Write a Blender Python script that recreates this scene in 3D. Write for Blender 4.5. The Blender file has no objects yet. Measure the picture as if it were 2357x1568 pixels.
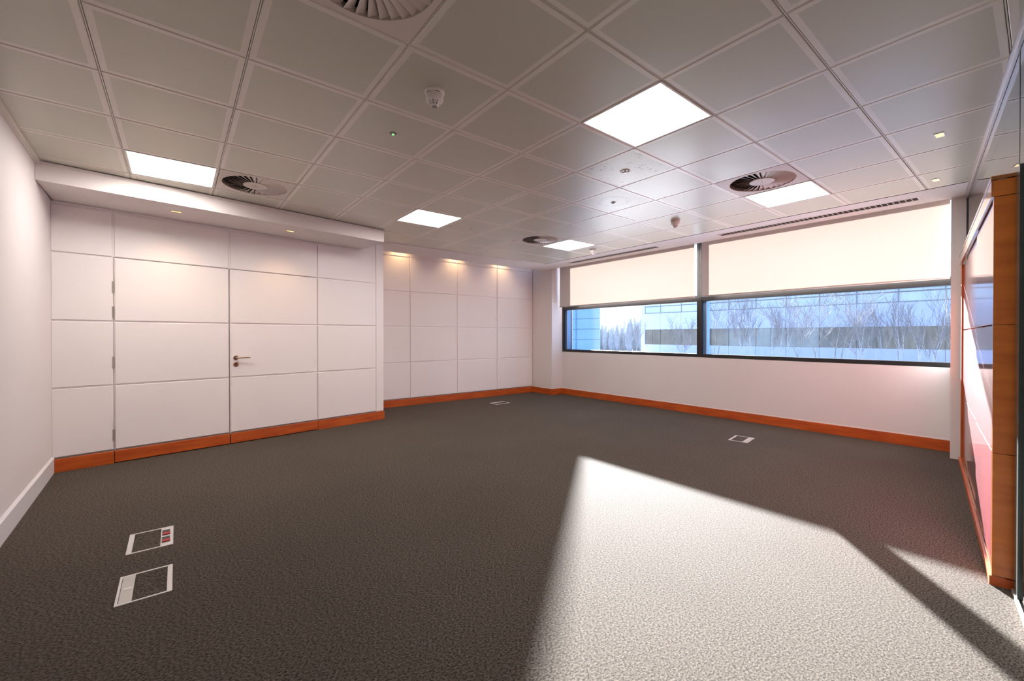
import bpy, bmesh, math, random
from mathutils import Vector, Matrix

# ------------------------------------------------------------------ camera, world, sun, exposure
scene = bpy.context.scene
COL = scene.collection
R = math.radians
CAM_Z = 1.26
CEIL = 2.661

cam_data = bpy.data.cameras.new('camera')
cam_data.sensor_fit = 'HORIZONTAL'
cam_data.sensor_width = 36.0
cam_data.lens = 973.58 / 2357.0 * 36.0
cam_data.shift_y = -6.26 / 2357.0
cam_data.clip_start = 0.02
cam_data.clip_end = 400.0
camera = bpy.data.objects.new('camera', cam_data)
COL.objects.link(camera)
camera.location = (0, 0, CAM_Z)
camera.rotation_euler = (R(90 - 0.3), 0, R(-38.397))
scene.camera = camera

SUN_STRENGTH = 66.0
SUN_ELEV = R(12.9)
SUN_H = Vector((0.774, 0.633))
sun_data = bpy.data.lights.new('sun', 'SUN')
sun_data.energy = SUN_STRENGTH
sun_data.angle = R(0.6)
sun_data.color = (1.0, 0.965, 0.945)
sun = bpy.data.objects.new('sun', sun_data)
COL.objects.link(sun)
sd = Vector((SUN_H.x * math.cos(SUN_ELEV), SUN_H.y * math.cos(SUN_ELEV), math.sin(SUN_ELEV)))
sun.rotation_euler = sd.to_track_quat('Z', 'Y').to_euler()
sun.location = (12, 10, 6)

world = bpy.data.worlds.new('sky')
scene.world = world
world.use_nodes = True
wn = world.node_tree
wn.nodes.clear()
w_out = wn.nodes.new('ShaderNodeOutputWorld')
w_bg = wn.nodes.new('ShaderNodeBackground')
w_tc = wn.nodes.new('ShaderNodeTexCoord')
w_sep = wn.nodes.new('ShaderNodeSeparateXYZ')
w_ramp = wn.nodes.new('ShaderNodeValToRGB')
w_ramp.color_ramp.elements[0].position = 0.0
w_ramp.color_ramp.elements[0].color = (0.80, 0.90, 1.0, 1)
w_ramp.color_ramp.elements[1].position = 0.7
w_ramp.color_ramp.elements[1].color = (0.20, 0.42, 0.85, 1)
w_bg.inputs['Strength'].default_value = 1.9
wn.links.new(w_tc.outputs['Generated'], w_sep.inputs[0])
wn.links.new(w_sep.outputs['Z'], w_ramp.inputs['Fac'])
wn.links.new(w_ramp.outputs['Color'], w_bg.inputs['Color'])
wn.links.new(w_bg.outputs[0], w_out.inputs['Surface'])

vs = scene.view_settings
vs.view_transform = 'Standard'
vs.look = 'None'
vs.exposure = 0.0
vs.gamma = 1.0
vs.use_curve_mapping = False

PANEL_EMIT = 27.0      # radiance of the ceiling light panels
random.seed(4)

# ------------------------------------------------------------------ materials
MATS = {}

def principled(name, color, rough=0.5, metallic=0.0, spec=0.5, coat=0.0, emit=None, emit_s=0.0):
    m = bpy.data.materials.new(name)
    m.use_nodes = True
    b = m.node_tree.nodes['Principled BSDF']
    b.inputs['Base Color'].default_value = (*color, 1)
    b.inputs['Roughness'].default_value = rough
    b.inputs['Metallic'].default_value = metallic
    b.inputs['Specular IOR Level'].default_value = spec
    b.inputs['Coat Weight'].default_value = coat
    b.inputs['Coat Roughness'].default_value = 0.09
    if emit:
        b.inputs['Emission Color'].default_value = (*emit, 1)
        b.inputs['Emission Strength'].default_value = emit_s
    MATS[name] = m
    return m, m.node_tree, b

def noise_color(nt, b, c1, c2, scale=(1, 1, 1), nscale=5.0, detail=4.0, lo=0.35, hi=0.65, coord='Object', bump=0.0, bump_d=0.01):
    tc = nt.nodes.new('ShaderNodeTexCoord')
    mp = nt.nodes.new('ShaderNodeMapping')
    mp.inputs['Scale'].default_value = scale
    nz = nt.nodes.new('ShaderNodeTexNoise')
    nz.inputs['Scale'].default_value = nscale
    nz.inputs['Detail'].default_value = detail
    rp = nt.nodes.new('ShaderNodeValToRGB')
    rp.color_ramp.elements[0].position = lo
    rp.color_ramp.elements[0].color = (*c1, 1)
    rp.color_ramp.elements[1].position = hi
    rp.color_ramp.elements[1].color = (*c2, 1)
    nt.links.new(tc.outputs[coord], mp.inputs['Vector'])
    nt.links.new(mp.outputs['Vector'], nz.inputs['Vector'])
    nt.links.new(nz.outputs['Fac'], rp.inputs['Fac'])
    nt.links.new(rp.outputs['Color'], b.inputs['Base Color'])
    if bump:
        bp = nt.nodes.new('ShaderNodeBump')
        bp.inputs['Strength'].default_value = bump
        bp.inputs['Distance'].default_value = bump_d
        nt.links.new(nz.outputs['Fac'], bp.inputs['Height'])
        nt.links.new(bp.outputs['Normal'], b.inputs['Normal'])
    return nz, rp

def mat_simple(name, color, rough=0.5, metallic=0.0, spec=0.5, vary=0.0, vscale=2.0, coat=0.0):
    m, nt, b = principled(name, color, rough, metallic, spec, coat)
    if vary:
        c1 = tuple(max(0, c * (1 - vary)) for c in color)
        c2 = tuple(min(1, c * (1 + vary)) for c in color)
        noise_color(nt, b, c1, c2, nscale=vscale, lo=0.3, hi=0.7)
    return m

mat_simple('wall_paint', (0.79, 0.725, 0.71), 0.55, vary=0.015, vscale=1.5)
mat_simple('panel_paint', (0.90, 0.835, 0.82), 0.42, vary=0.012, vscale=1.5)
mat_simple('soffit_paint', (0.78, 0.71, 0.685), 0.6, vary=0.015, vscale=1.2)
mat_simple('white_skirt', (0.78, 0.74, 0.74), 0.35, vary=0.01)
mat_simple('tile_metal', (0.76, 0.715, 0.64), 0.36, metallic=0.15, vary=0.03, vscale=2.0)
mat_simple('runner_metal', (0.42, 0.37, 0.335), 0.4, metallic=0.2, vary=0.03)
mat_simple('vent_white', (0.68, 0.60, 0.54), 0.4, vary=0.02)
mat_simple('vent_dark', (0.012, 0.011, 0.010), 0.8, vary=0.1)
mat_simple('plenum_dark', (0.02, 0.018, 0.016), 0.9, vary=0.1)
mat_simple('plastic_white', (0.86, 0.80, 0.77), 0.4, vary=0.02)
mat_simple('plastic_grey', (0.33, 0.30, 0.29), 0.5, vary=0.02)
mat_simple('plastic_black', (0.015, 0.015, 0.016), 0.4, vary=0.1)
mat_simple('plastic_red', (0.42, 0.006, 0.008), 0.35, vary=0.05)
mat_simple('steel', (0.55, 0.50, 0.45), 0.28, metallic=1.0, vary=0.04, vscale=8)
mat_simple('brass_dark', (0.30, 0.20, 0.13), 0.3, metallic=1.0, vary=0.05, vscale=8)
mat_simple('box_frame', (0.72, 0.69, 0.67), 0.32, metallic=0.25, vary=0.03, vscale=10)
mat_simple('box_plate', (0.55, 0.52, 0.49), 0.4, metallic=0.2, vary=0.05, vscale=14)
mat_simple('frame_dark', (0.016, 0.016, 0.017), 0.40, vary=0.06, vscale=3)
mat_simple('frame_blue', (0.09, 0.20, 0.38), 0.4, vary=0.05, vscale=3)
mat_simple('alu', (0.62, 0.58, 0.55), 0.3, metallic=0.7, vary=0.03)
mat_simple('post_green', (0.07, 0.09, 0.085), 0.22, metallic=0.5, vary=0.05)
mat_simple('gap_dark', (0.05, 0.05, 0.05), 0.7, vary=0.1)
mat_simple('shadow_gap', (0.20, 0.20, 0.20), 0.6, vary=0.05)
mat_simple('facade', (0.42, 0.49, 0.65), 0.7, vary=0.05, vscale=0.25)
mat_simple('facade_frame', (0.10, 0.14, 0.20), 0.5, vary=0.05)
mat_simple('facade_glass_up', (0.38, 0.50, 0.62), 0.06, spec=0.8, vary=0.25, vscale=0.25)  # pale sky reflection put into the base colour
mat_simple('facade_glass_low', (0.075, 0.075, 0.068), 0.08, spec=0.6, vary=0.5, vscale=0.5)  # dark reflections of trees put into the base colour
mat_simple('wing_panel', (0.20, 0.40, 0.66), 0.5, vary=0.05, vscale=0.5)
mat_simple('wing_trim', (0.10, 0.24, 0.42), 0.5, vary=0.05, vscale=0.5)
mat_simple('reveal_skylit', (0.10, 0.34, 0.60), 0.5, vary=0.05, vscale=1.0)  # blue light of the sky put into the reveal's colour
mat_simple('bark_birch', (0.50, 0.50, 0.53), 0.8, vary=0.25, vscale=6)
mat_simple('bark_grey', (0.20, 0.22, 0.21), 0.85, vary=0.25, vscale=6)
mat_simple('twig', (0.15, 0.15, 0.175), 0.85, vary=0.2, vscale=6)
mat_simple('ground_snow', (0.72, 0.76, 0.84), 0.8, vary=0.10, vscale=0.4)
mat_simple('shrub_grey', (0.40, 0.43, 0.46), 0.9, vary=0.2, vscale=2)

# carpet: short mottled loop pile
m, nt, b = principled('carpet', (0.09, 0.08, 0.075), 0.95, spec=0.1)
tc = nt.nodes.new('ShaderNodeTexCoord')
mp = nt.nodes.new('ShaderNodeMapping')
mp.inputs['Scale'].default_value = (1.0, 1.5, 1.0)
mp.inputs['Rotation'].default_value = (0, 0, R(25))
n1 = nt.nodes.new('ShaderNodeTexNoise')
n1.inputs['Scale'].default_value = 88.0
n1.inputs['Detail'].default_value = 3.0
n1.inputs['Roughness'].default_value = 0.72
n2 = nt.nodes.new('ShaderNodeTexNoise')
n2.inputs['Scale'].default_value = 1.4
n2.inputs['Detail'].default_value = 2.0
rp = nt.nodes.new('ShaderNodeValToRGB')
rp.color_ramp.elements[0].position = 0.38
rp.color_ramp.elements[0].color = (0.028, 0.0225, 0.0175, 1)
rp.color_ramp.elements[1].position = 0.64
rp.color_ramp.elements[1].color = (0.165, 0.138, 0.113, 1)
mx = nt.nodes.new('ShaderNodeMix')
mx.data_type = 'RGBA'
mx.blend_type = 'MULTIPLY'
mx.inputs['Factor'].default_value = 1.0
rp2 = nt.nodes.new('ShaderNodeValToRGB')
rp2.color_ramp.elements[0].position = 0.3
rp2.color_ramp.elements[0].color = (0.92, 0.91, 0.90, 1)
rp2.color_ramp.elements[1].position = 0.7
rp2.color_ramp.elements[1].color = (1.0, 1.0, 1.0, 1)
bp = nt.nodes.new('ShaderNodeBump')
bp.inputs['Strength'].default_value = 0.25
bp.inputs['Distance'].default_value = 0.003
nt.links.new(tc.outputs['Object'], mp.inputs['Vector'])
nt.links.new(mp.outputs['Vector'], n1.inputs['Vector'])
nt.links.new(tc.outputs['Object'], n2.inputs['Vector'])
nt.links.new(n1.outputs['Fac'], rp.inputs['Fac'])
nt.links.new(n2.outputs['Fac'], rp2.inputs['Fac'])
nt.links.new(rp.outputs['Color'], mx.inputs[6])
nt.links.new(rp2.outputs['Color'], mx.inputs[7])
nt.links.new(mx.outputs[2], b.inputs['Base Color'])
nt.links.new(n1.outputs['Fac'], bp.inputs['Height'])
nt.links.new(bp.outputs['Normal'], b.inputs['Normal'])

# perforated ceiling metal
m, nt, b = principled('tile_perforated', (0.47, 0.415, 0.365), 0.34, metallic=0.15)
tc = nt.nodes.new('ShaderNodeTexCoord')
sp = nt.nodes.new('ShaderNodeSeparateXYZ')
nt.links.new(tc.outputs['Object'], sp.inputs[0])
def mth(op, a, v=None):
    n = nt.nodes.new('ShaderNodeMath')
    n.operation = op
    for i, x in enumerate((a, v)):
        if x is None:
            continue
        if isinstance(x, (int, float)):
            n.inputs[i].default_value = x
        else:
            nt.links.new(x, n.inputs[i])
    return n.outputs[0]
PITCH = 0.0065
sx = mth('SINE', mth('MULTIPLY', sp.outputs['X'], 2 * math.pi / PITCH))
sy = mth('SINE', mth('MULTIPLY', sp.outputs['Y'], 2 * math.pi / PITCH))
hole = mth('MULTIPLY', sx, sy)
rp = nt.nodes.new('ShaderNodeValToRGB')
rp.color_ramp.elements[0].position = 0.15
rp.color_ramp.elements[0].color = (0.625, 0.605, 0.510, 1)
rp.color_ramp.elements[1].position = 0.75
rp.color_ramp.elements[1].color = (0.48, 0.465, 0.39, 1)
nt.links.new(hole, rp.inputs['Fac'])
nz = nt.nodes.new('ShaderNodeTexNoise')
nz.inputs['Scale'].default_value = 1.3
nz.inputs['Detail'].default_value = 3
nzr = nt.nodes.new('ShaderNodeMapRange')
nzr.inputs['To Min'].default_value = 0.29
nzr.inputs['To Max'].default_value = 0.40
nt.links.new(tc.outputs['Object'], nz.inputs['Vector'])
nt.links.new(nz.outputs['Fac'], nzr.inputs['Value'])
nt.links.new(nzr.outputs[0], b.inputs['Roughness'])
nt.links.new(rp.outputs['Color'], b.inputs['Base Color'])

# the same tile with soot speckles
def mat_stained(name, ring):
    src = MATS['tile_perforated'].copy()
    src.name = name
    nt = src.node_tree
    b = nt.nodes['Principled BSDF']
    old = b.inputs['Base Color'].links[0].from_socket
    tc = nt.nodes.new('ShaderNodeTexCoord')
    nz = nt.nodes.new('ShaderNodeTexNoise')
    nz.inputs['Scale'].default_value = 26.0
    nz.inputs['Detail'].default_value = 5.0
    n2 = nt.nodes.new('ShaderNodeTexNoise')
    n2.inputs['Scale'].default_value = 4.0
    ln = nt.nodes.new('ShaderNodeVectorMath')
    ln.operation = 'LENGTH'
    nt.links.new(tc.outputs['Object'], nz.inputs['Vector'])
    nt.links.new(tc.outputs['Object'], n2.inputs['Vector'])
    nt.links.new(tc.outputs['Object'], ln.inputs[0])
    def m_(op, a, v):
        n = nt.nodes.new('ShaderNodeMath')
        n.operation = op
        for i, x in enumerate((a, v)):
            if isinstance(x, (int, float)):
                n.inputs[i].default_value = x
            else:
                nt.links.new(x, n.inputs[i])
        return n.outputs[0]
    if ring:
        d = m_('ABSOLUTE', m_('SUBTRACT', ln.outputs['Value'], 0.15), 0.0)
        k = m_('SUBTRACT', 0.62, m_('MULTIPLY', d, 4.0))
        val = m_('MULTIPLY', m_('ADD', nz.outputs['Fac'], 0.0), k)
        lo, hi, dark = 0.24, 0.36, 0.75
    else:
        val = m_('MULTIPLY', nz.outputs['Fac'], m_('ADD', n2.outputs['Fac'], 0.5))
        lo, hi, dark = 0.60, 0.74, 0.40
    mr = nt.nodes.new('ShaderNodeMapRange')
    mr.inputs['From Min'].default_value = lo
    mr.inputs['From Max'].default_value = hi
    mr.inputs['To Min'].default_value = 1.0
    mr.inputs['To Max'].default_value = dark
    nt.links.new(val, mr.inputs['Value'])
    mx = nt.nodes.new('ShaderNodeMix')
    mx.data_type = 'RGBA'
    mx.blend_type = 'MULTIPLY'
    mx.inputs['Factor'].default_value = 1.0
    nt.links.new(old, mx.inputs[6])
    nt.links.new(mr.outputs[0], mx.inputs[7])
    nt.links.new(mx.outputs[2], b.inputs['Base Color'])
    MATS[name] = src
mat_stained('tile_sooty', False)
mat_stained('tile_ring_stain', True)

# cherry skirting and cabinet wood
def mat_wood(name, c1, c2, rough, coat, sc):
    m, nt, b = principled(name, c1, rough, coat=coat)
    noise_color(nt, b, c1, c2, scale=sc, nscale=3.0, detail=5.0, lo=0.30, hi=0.72)
mat_wood('wood_skirt', (0.40, 0.060, 0.008), (0.61, 0.120, 0.016), 0.38, 0.15, (1.0, 1.0, 7.0))
mat_wood('wood_skirt_x', (0.40, 0.060, 0.008), (0.61, 0.120, 0.016), 0.38, 0.15, (7.0, 1.0, 1.0))
mat_wood('wood_end', (0.47, 0.112, 0.013), (0.70, 0.21, 0.030), 0.30, 0.35, (1.0, 1.0, 5.0))
m, nt, b = principled('lacquer_red', (0.26, 0.030, 0.040), 0.38, coat=1.0)
noise_color(nt, b, (0.23, 0.026, 0.034), (0.30, 0.036, 0.046), scale=(3, 3, 0.6), nscale=2.0)
m, nt, b = principled('lacquer_wood', (0.36, 0.12, 0.025), 0.22, coat=1.0)
noise_color(nt, b, (0.30, 0.09, 0.02), (0.42, 0.15, 0.035), scale=(0.6, 3, 6), nscale=2.0)

# light diffuser, warm lamp lens, green LED
def mat_emit(name, color, s):
    m, nt, b = principled(name, (0.8, 0.8, 0.8), 0.5, emit=color, emit_s=s)
    noise_color(nt, b, (0.78, 0.78, 0.78), (0.82, 0.82, 0.82), nscale=3)
mat_emit('light_diffuser', (1.0, 0.955, 0.915), PANEL_EMIT)
mat_emit('lamp_lens', (1.0, 0.66, 0.22), 1.5)
mat_emit('led_green', (0.1, 1.0, 0.2), 1.5)

# roller blind: translucent cream weave
m = bpy.data.materials.new('blind_fabric')
m.use_nodes = True
nt = m.node_tree
nt.nodes.clear()
out = nt.nodes.new('ShaderNodeOutputMaterial')
dif = nt.nodes.new('ShaderNodeBsdfDiffuse')
dif.inputs['Color'].default_value = (0.58, 0.50, 0.45, 1)
tr = nt.nodes.new('ShaderNodeBsdfTranslucent')
add = nt.nodes.new('ShaderNodeAddShader')
tc = nt.nodes.new('ShaderNodeTexCoord')
nz = nt.nodes.new('ShaderNodeTexNoise')
nz.inputs['Scale'].default_value = 1.2
rp = nt.nodes.new('ShaderNodeValToRGB')
rp.color_ramp.elements[0].color = (0.0575, 0.0442, 0.0370, 1)
rp.color_ramp.elements[1].color = (0.0600, 0.0468, 0.0394, 1)
nt.links.new(tc.outputs['Object'], nz.inputs['Vector'])
nt.links.new(nz.outputs['Fac'], rp.inputs['Fac'])
nt.links.new(rp.outputs['Color'], tr.inputs['Color'])
nt.links.new(dif.outputs[0], add.inputs[0])
nt.links.new(tr.outputs[0], add.inputs[1])
nt.links.new(add.outputs[0], out.inputs['Surface'])
MATS['blind_fabric'] = m

# glass: thin clear sheet with a fresnel reflection and a film of dust
def mat_glass(name, tint, dust, refl=1.0):
    m = bpy.data.materials.new(name)
    m.use_nodes = True
    nt = m.node_tree
    nt.nodes.clear()
    out = nt.nodes.new('ShaderNodeOutputMaterial')
    tp = nt.nodes.new('ShaderNodeBsdfTransparent')
    tp.inputs['Color'].default_value = (*tint, 1)
    gl = nt.nodes.new('ShaderNodeBsdfGlossy')
    gl.inputs['Roughness'].default_value = 0.0
    gl.inputs['Color'].default_value = (refl, refl, refl, 1)
    fr = nt.nodes.new('ShaderNodeFresnel')
    fr.inputs['IOR'].default_value = 1.5
    mix = nt.nodes.new('ShaderNodeMixShader')
    nt.links.new(fr.outputs[0], mix.inputs[0])
    nt.links.new(tp.outputs[0], mix.inputs[1])
    nt.links.new(gl.outputs[0], mix.inputs[2])
    last = mix
    if dust:
        td = nt.nodes.new('ShaderNodeBsdfTranslucent')
        tc = nt.nodes.new('ShaderNodeTexCoord')
        mp = nt.nodes.new('ShaderNodeMapping')
        mp.inputs['Scale'].default_value = (6, 6, 1.2)
        nz = nt.nodes.new('ShaderNodeTexNoise')
        nz.inputs['Scale'].default_value = 6.0
        nz.inputs['Detail'].default_value = 6.0
        rp = nt.nodes.new('ShaderNodeValToRGB')
        rp.color_ramp.elements[0].position = 0.35
        rp.color_ramp.elements[0].color = (dust * 0.6, dust * 0.65, dust * 0.7, 1)
        rp.color_ramp.elements[1].position = 0.75
        rp.color_ramp.elements[1].color = (dust * 1.3, dust * 1.4, dust * 1.5, 1)
        nt.links.new(tc.outputs['Object'], mp.inputs['Vector'])
        nt.links.new(mp.outputs['Vector'], nz.inputs['Vector'])
        nt.links.new(nz.outputs['Fac'], rp.inputs['Fac'])
        nt.links.new(rp.outputs['Color'], td.inputs['Color'])
        ad = nt.nodes.new('ShaderNodeAddShader')
        nt.links.new(mix.outputs[0], ad.inputs[0])
        nt.links.new(td.outputs[0], ad.inputs[1])
        last = ad
    nt.links.new(last.outputs[0], out.inputs['Surface'])
    MATS[name] = m
mat_glass('window_glass', (0.90, 0.95, 1.0), 0.010)
mat_glass('partition_glass', (0.88, 0.93, 0.91), 0.0)

# ------------------------------------------------------------------ mesh helpers
class MB:
    """Collects shapes, each face with a material slot, into one mesh."""
    def __init__(self):
        self.v, self.f, self.m = [], [], []
    def add(self, verts, faces, mi=0):
        o = len(self.v)
        self.v += [tuple(p) for p in verts]
        self.f += [tuple(i + o for i in f) for f in faces]
        self.m += [mi] * len(faces)
        return self
    def box(self, x0, y0, z0, x1, y1, z1, mi=0):
        v = [(x0, y0, z0), (x1, y0, z0), (x1, y1, z0), (x0, y1, z0), (x0, y0, z1), (x1, y0, z1), (x1, y1, z1), (x0, y1, z1)]
        f = [(0, 3, 2, 1), (4, 5, 6, 7), (0, 1, 5, 4), (1, 2, 6, 5), (2, 3, 7, 6), (3, 0, 4, 7)]
        return self.add(v, f, mi)
    def prism(self, poly, z0, z1, mi=0):
        n = len(poly)
        area = sum(poly[i][0] * poly[(i + 1) % n][1] - poly[(i + 1) % n][0] * poly[i][1] for i in range(n))
        if area < 0:
            poly = poly[::-1]
        v = [(x, y, z0) for x, y in poly] + [(x, y, z1) for x, y in poly]
        f = [tuple(range(n - 1, -1, -1)), tuple(range(n, 2 * n))]
        f += [(i, (i + 1) % n, n + (i + 1) % n, n + i) for i in range(n)]
        return self.add(v, f, mi)
    def slab(self, x0, z0, x1, z1, yf, yb, bev, mi=0):
        """upright panel, front at y=yf (bevelled rim), back at y=yb"""
        s = 1 if yb > yf else -1
        ym = yf + s * bev
        v = [(x0 + bev, yf, z0 + bev), (x1 - bev, yf, z0 + bev), (x1 - bev, yf, z1 - bev), (x0 + bev, yf, z1 - bev),
             (x0, ym, z0), (x1, ym, z0), (x1, ym, z1), (x0, ym, z1),
             (x0, yb, z0), (x1, yb, z0), (x1, yb, z1), (x0, yb, z1)]
        f = [(0, 1, 2, 3)]
        for a in (0, 4):
            for i in range(4):
                j = (i + 1) % 4
                f.append((a + i, a + 4 + i, a + 4 + j, a + j))
        f.append((8, 11, 10, 9))
        if s < 0:
            f = [q[::-1] for q in f]
        return self.add(v, f, mi)
    def lathe(self, prof, n=24, mi=0, cx=0, cy=0, a0=0.0):
        """prof: (r, z) list from the outside top downwards; capped when r=0"""
        v, f = [], []
        for r, z in prof:
            for k in range(n):
                a = a0 + 2 * math.pi * k / n
                v.append((cx + r * math.cos(a), cy + r * math.sin(a), z))
        for i in range(len(prof) - 1):
            for k in range(n):
                j = (k + 1) % n
                f.append((i * n + k, (i + 1) * n + k, (i + 1) * n + j, i * n + j))
        if prof[-1][0] > 1e-6:
            q = len(prof) - 1
            f.append(tuple(q * n + k for k in range(n - 1, -1, -1)))
        return self.add(v, f, mi)
    def tube(self, p, q, r0, r1, n=6, mi=0, caps=True):
        p, q = Vector(p), Vector(q)
        d = (q - p)
        if d.length < 1e-6:
            return self
        d.normalize()
        u = d.orthogonal().normalized()
        w = d.cross(u)
        v = []
        for c, r in ((p, r0), (q, r1)):
            for k in range(n):
                a = 2 * math.pi * k / n
                v.append(c + u * (r * math.cos(a)) + w * (r * math.sin(a)))
        f = [(k, (k + 1) % n, n + (k + 1) % n, n + k) for k in range(n)]
        if caps:
            f += [tuple(range(n - 1, -1, -1)), tuple(range(n, 2 * n))]
        return self.add(v, f, mi)
    def mesh(self, name, mats):
        me = bpy.data.meshes.new(name)
        me.from_pydata(self.v, [], self.f)
        for mt in (mats if isinstance(mats, (list, tuple)) else [mats]):
            me.materials.append(MATS[mt])
        if any(self.m):
            me.polygons.foreach_set('material_index', self.m)
        me.validate()
        me.update()
        return me
    def build(self, name, mats, parent=None, smooth=False):
        me = self.mesh(name, mats)
        if smooth:
            me.polygons.foreach_set('use_smooth', [True] * len(me.polygons))
        return link(name, me, parent)

def link(name, data, parent=None, loc=None, rz=None):
    o = bpy.data.objects.new(name, data)
    COL.objects.link(o)
    if parent is not None:
        o.parent = parent
    if loc is not None:
        o.location = loc
    if rz is not None:
        o.rotation_euler[2] = rz
    return o

def tag(o, label, cat, group=None, kind=None):
    o['label'] = label
    o['category'] = cat
    if group:
        o['group'] = group
    if kind:
        o['kind'] = kind
    return o

def empty(name, loc, rz=0.0):
    o = link(name, None, None, loc, rz)
    o.empty_display_size = 0.1
    return o

def copy_tree(o, parent=None):
    c = o.copy()
    COL.objects.link(c)
    if parent is not None:
        c.parent = parent
    for ch in list(o.children):
        copy_tree(ch, c)
    return c

# ------------------------------------------------------------------ plan of the room
PA = Vector((-0.903, 5.640))            # panelled oblique wall, left end
PB = Vector((2.446, 6.211))             # and its free corner
P_ANG = math.atan2(PB.y - PA.y, PB.x - PA.x)
P_LEN = (PB - PA).length
FAR_Y = 7.13
WIN_X = 6.55
SOF_X0, SOF_X1 = 5.660, 6.205           # plaster margin along the windows
SOF_Y0, SOF_Y1 = 6.118, 6.78            # plaster margin along the far wall
OX, OY = -0.3161, 2.5116                # ceiling grid origin
def wall_x(y):                          # plain wall at the left
    return -0.846 - 0.032 * (y - 3.97)
G_ANG = math.atan(0.1355)               # glass partition
GP = Vector((3.12, 0.068))
BACK_Y = -2.2

# ------------------------------------------------------------------ structure
# floor
mb = MB().box(-1.2, BACK_Y - 0.2, -0.15, 6.9, FAR_Y + 0.2, 0.0)
floor = mb.build('floor', 'carpet')
tag(floor, 'dark brown-grey loop carpet covering the whole office floor', 'floor', kind='structure')

# plain wall, left
mb = MB().prism([(wall_x(BACK_Y), BACK_Y), (wall_x(5.75), 5.75), (wall_x(5.75) - 0.15, 5.75), (wall_x(BACK_Y) - 0.15, BACK_Y)], 0, CEIL + 0.25)
wl = mb.build('wall_left', 'wall_paint')
tag(wl, 'plain white painted wall with a white skirting', 'wall', kind='structure')
t = 0.016
def lx(y, d):
    return wall_x(y) + d
mb = MB()
y0, y1 = -1.9, 5.655
mb.add([(lx(y0, 0), y0, 0), (lx(y1, 0), y1, 0), (lx(y1, t), y1, 0), (lx(y0, t), y0, 0),
        (lx(y0, 0), y0, 0.15), (lx(y1, 0), y1, 0.15), (lx(y1, t), y1, 0.135), (lx(y0, t), y0, 0.135)],
       [(0, 1, 2, 3), (7, 6, 5, 4), (0, 4, 5, 1), (1, 5, 6, 2), (2, 6, 7, 3), (3, 7, 4, 0)])
bl = mb.build('baseboard_left', 'white_skirt')
tag(bl, 'white chamfered skirting along the plain wall', 'skirting', kind='structure')
mb = MB().prism([(lx(BACK_Y, 0), BACK_Y), (lx(5.1, 0), 5.1), (lx(5.1, 0.03), 5.1), (lx(BACK_Y, 0.03), BACK_Y)], CEIL - 0.022, CEIL + 0.004)
mb.prism([(lx(BACK_Y, 0), BACK_Y), (lx(5.1, 0), 5.1), (lx(5.1, 0.018), 5.1), (lx(BACK_Y, 0.018), BACK_Y)], CEIL - 0.032, CEIL - 0.022)
tr4 = mb.build('trim_4', 'tile_metal')
tag(tr4, 'metal angle trim where the plain wall meets the ceiling', 'trim', kind='structure')

# back wall behind the camera, end wall of the corridor beyond the glass
mb = MB().box(-1.2, BACK_Y - 0.15, 0, 6.9, BACK_Y, CEIL + 0.25)
tag(mb.build('wall_corridor', 'wall_paint'), 'plain white corridor wall beyond the glass partition', 'wall', kind='structure')

# ---------------- oblique panelled wall with the double door
wc = link('wall_center', None)
me = MB()
# backing: behind fixed panels, around the door void, and the return to the far wall
D1 = (0.422, 1.402)
D2 = (1.407, 2.411)
DOOR_TOP = 2.035
me.box(-0.2, 0.014, 0, D1[0] - 0.001, 0.16, CEIL + 0.2)
me.box(D1[0] - 0.001, 0.014, DOOR_TOP, D2[1] + 0.001, 0.16, CEIL + 0.2)
me.box(D2[1] + 0.001, 0.014, 0, P_LEN - 0.001, 1.2, CEIL + 0.2)
me.box(D1[0], 0.055, 0, D2[1], 0.16, DOOR_TOP, 1)
wc.data = None
bpy.data.objects.remove(wc)
wc = me.build('wall_center', ['panel_paint', 'gap_dark'])
wc.location = (PA.x, PA.y, 0)
wc.rotation_euler[2] = P_ANG
tag(wc, 'oblique white panelled wall holding the double door', 'wall', kind='structure')
ROWS = [0.130, 0.772, 1.400, 2.030, 2.478]
GAPH = 0.0075
def panel(parent, x0, x1, z0, z1, mat='panel_paint', yf=0.0, yb=0.014, name='panel'):
    return MB().slab(x0, z0, x1, z1, yf, yb, 0.004).build(name, mat, parent)
for k in range(4):
    panel(wc, 0.004, 0.413, ROWS[k] + GAPH, ROWS[k + 1] - GAPH)
    panel(wc, 2.420, 3.266, ROWS[k] + GAPH, ROWS[k + 1] - GAPH)
for a, b_ in ((0.430, 1.3935), (1.415, 2.404)):
    panel(wc, a, b_, ROWS[3] + GAPH, ROWS[4] - GAPH)
MB().slab(3.278, 0.13, P_LEN, CEIL + 0.2, 0.0, 0.014, 0.002).build('corner_post', 'panel_paint', wc)
MB().box(0.0, 0.002, 2.484, 3.02, 0.014, 2.497).build('top_bead', 'panel_paint', wc)
MB().box(0.0, 0.006, 0.124, D1[0] - 0.002, 0.0139, 0.134).build('shadow_gap', 'shadow_gap', wc)
MB().box(D2[1] + 0.002, 0.006, 0.124, 3.27, 0.0139, 0.134).build('shadow_gap', 'shadow_gap', wc)

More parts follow.
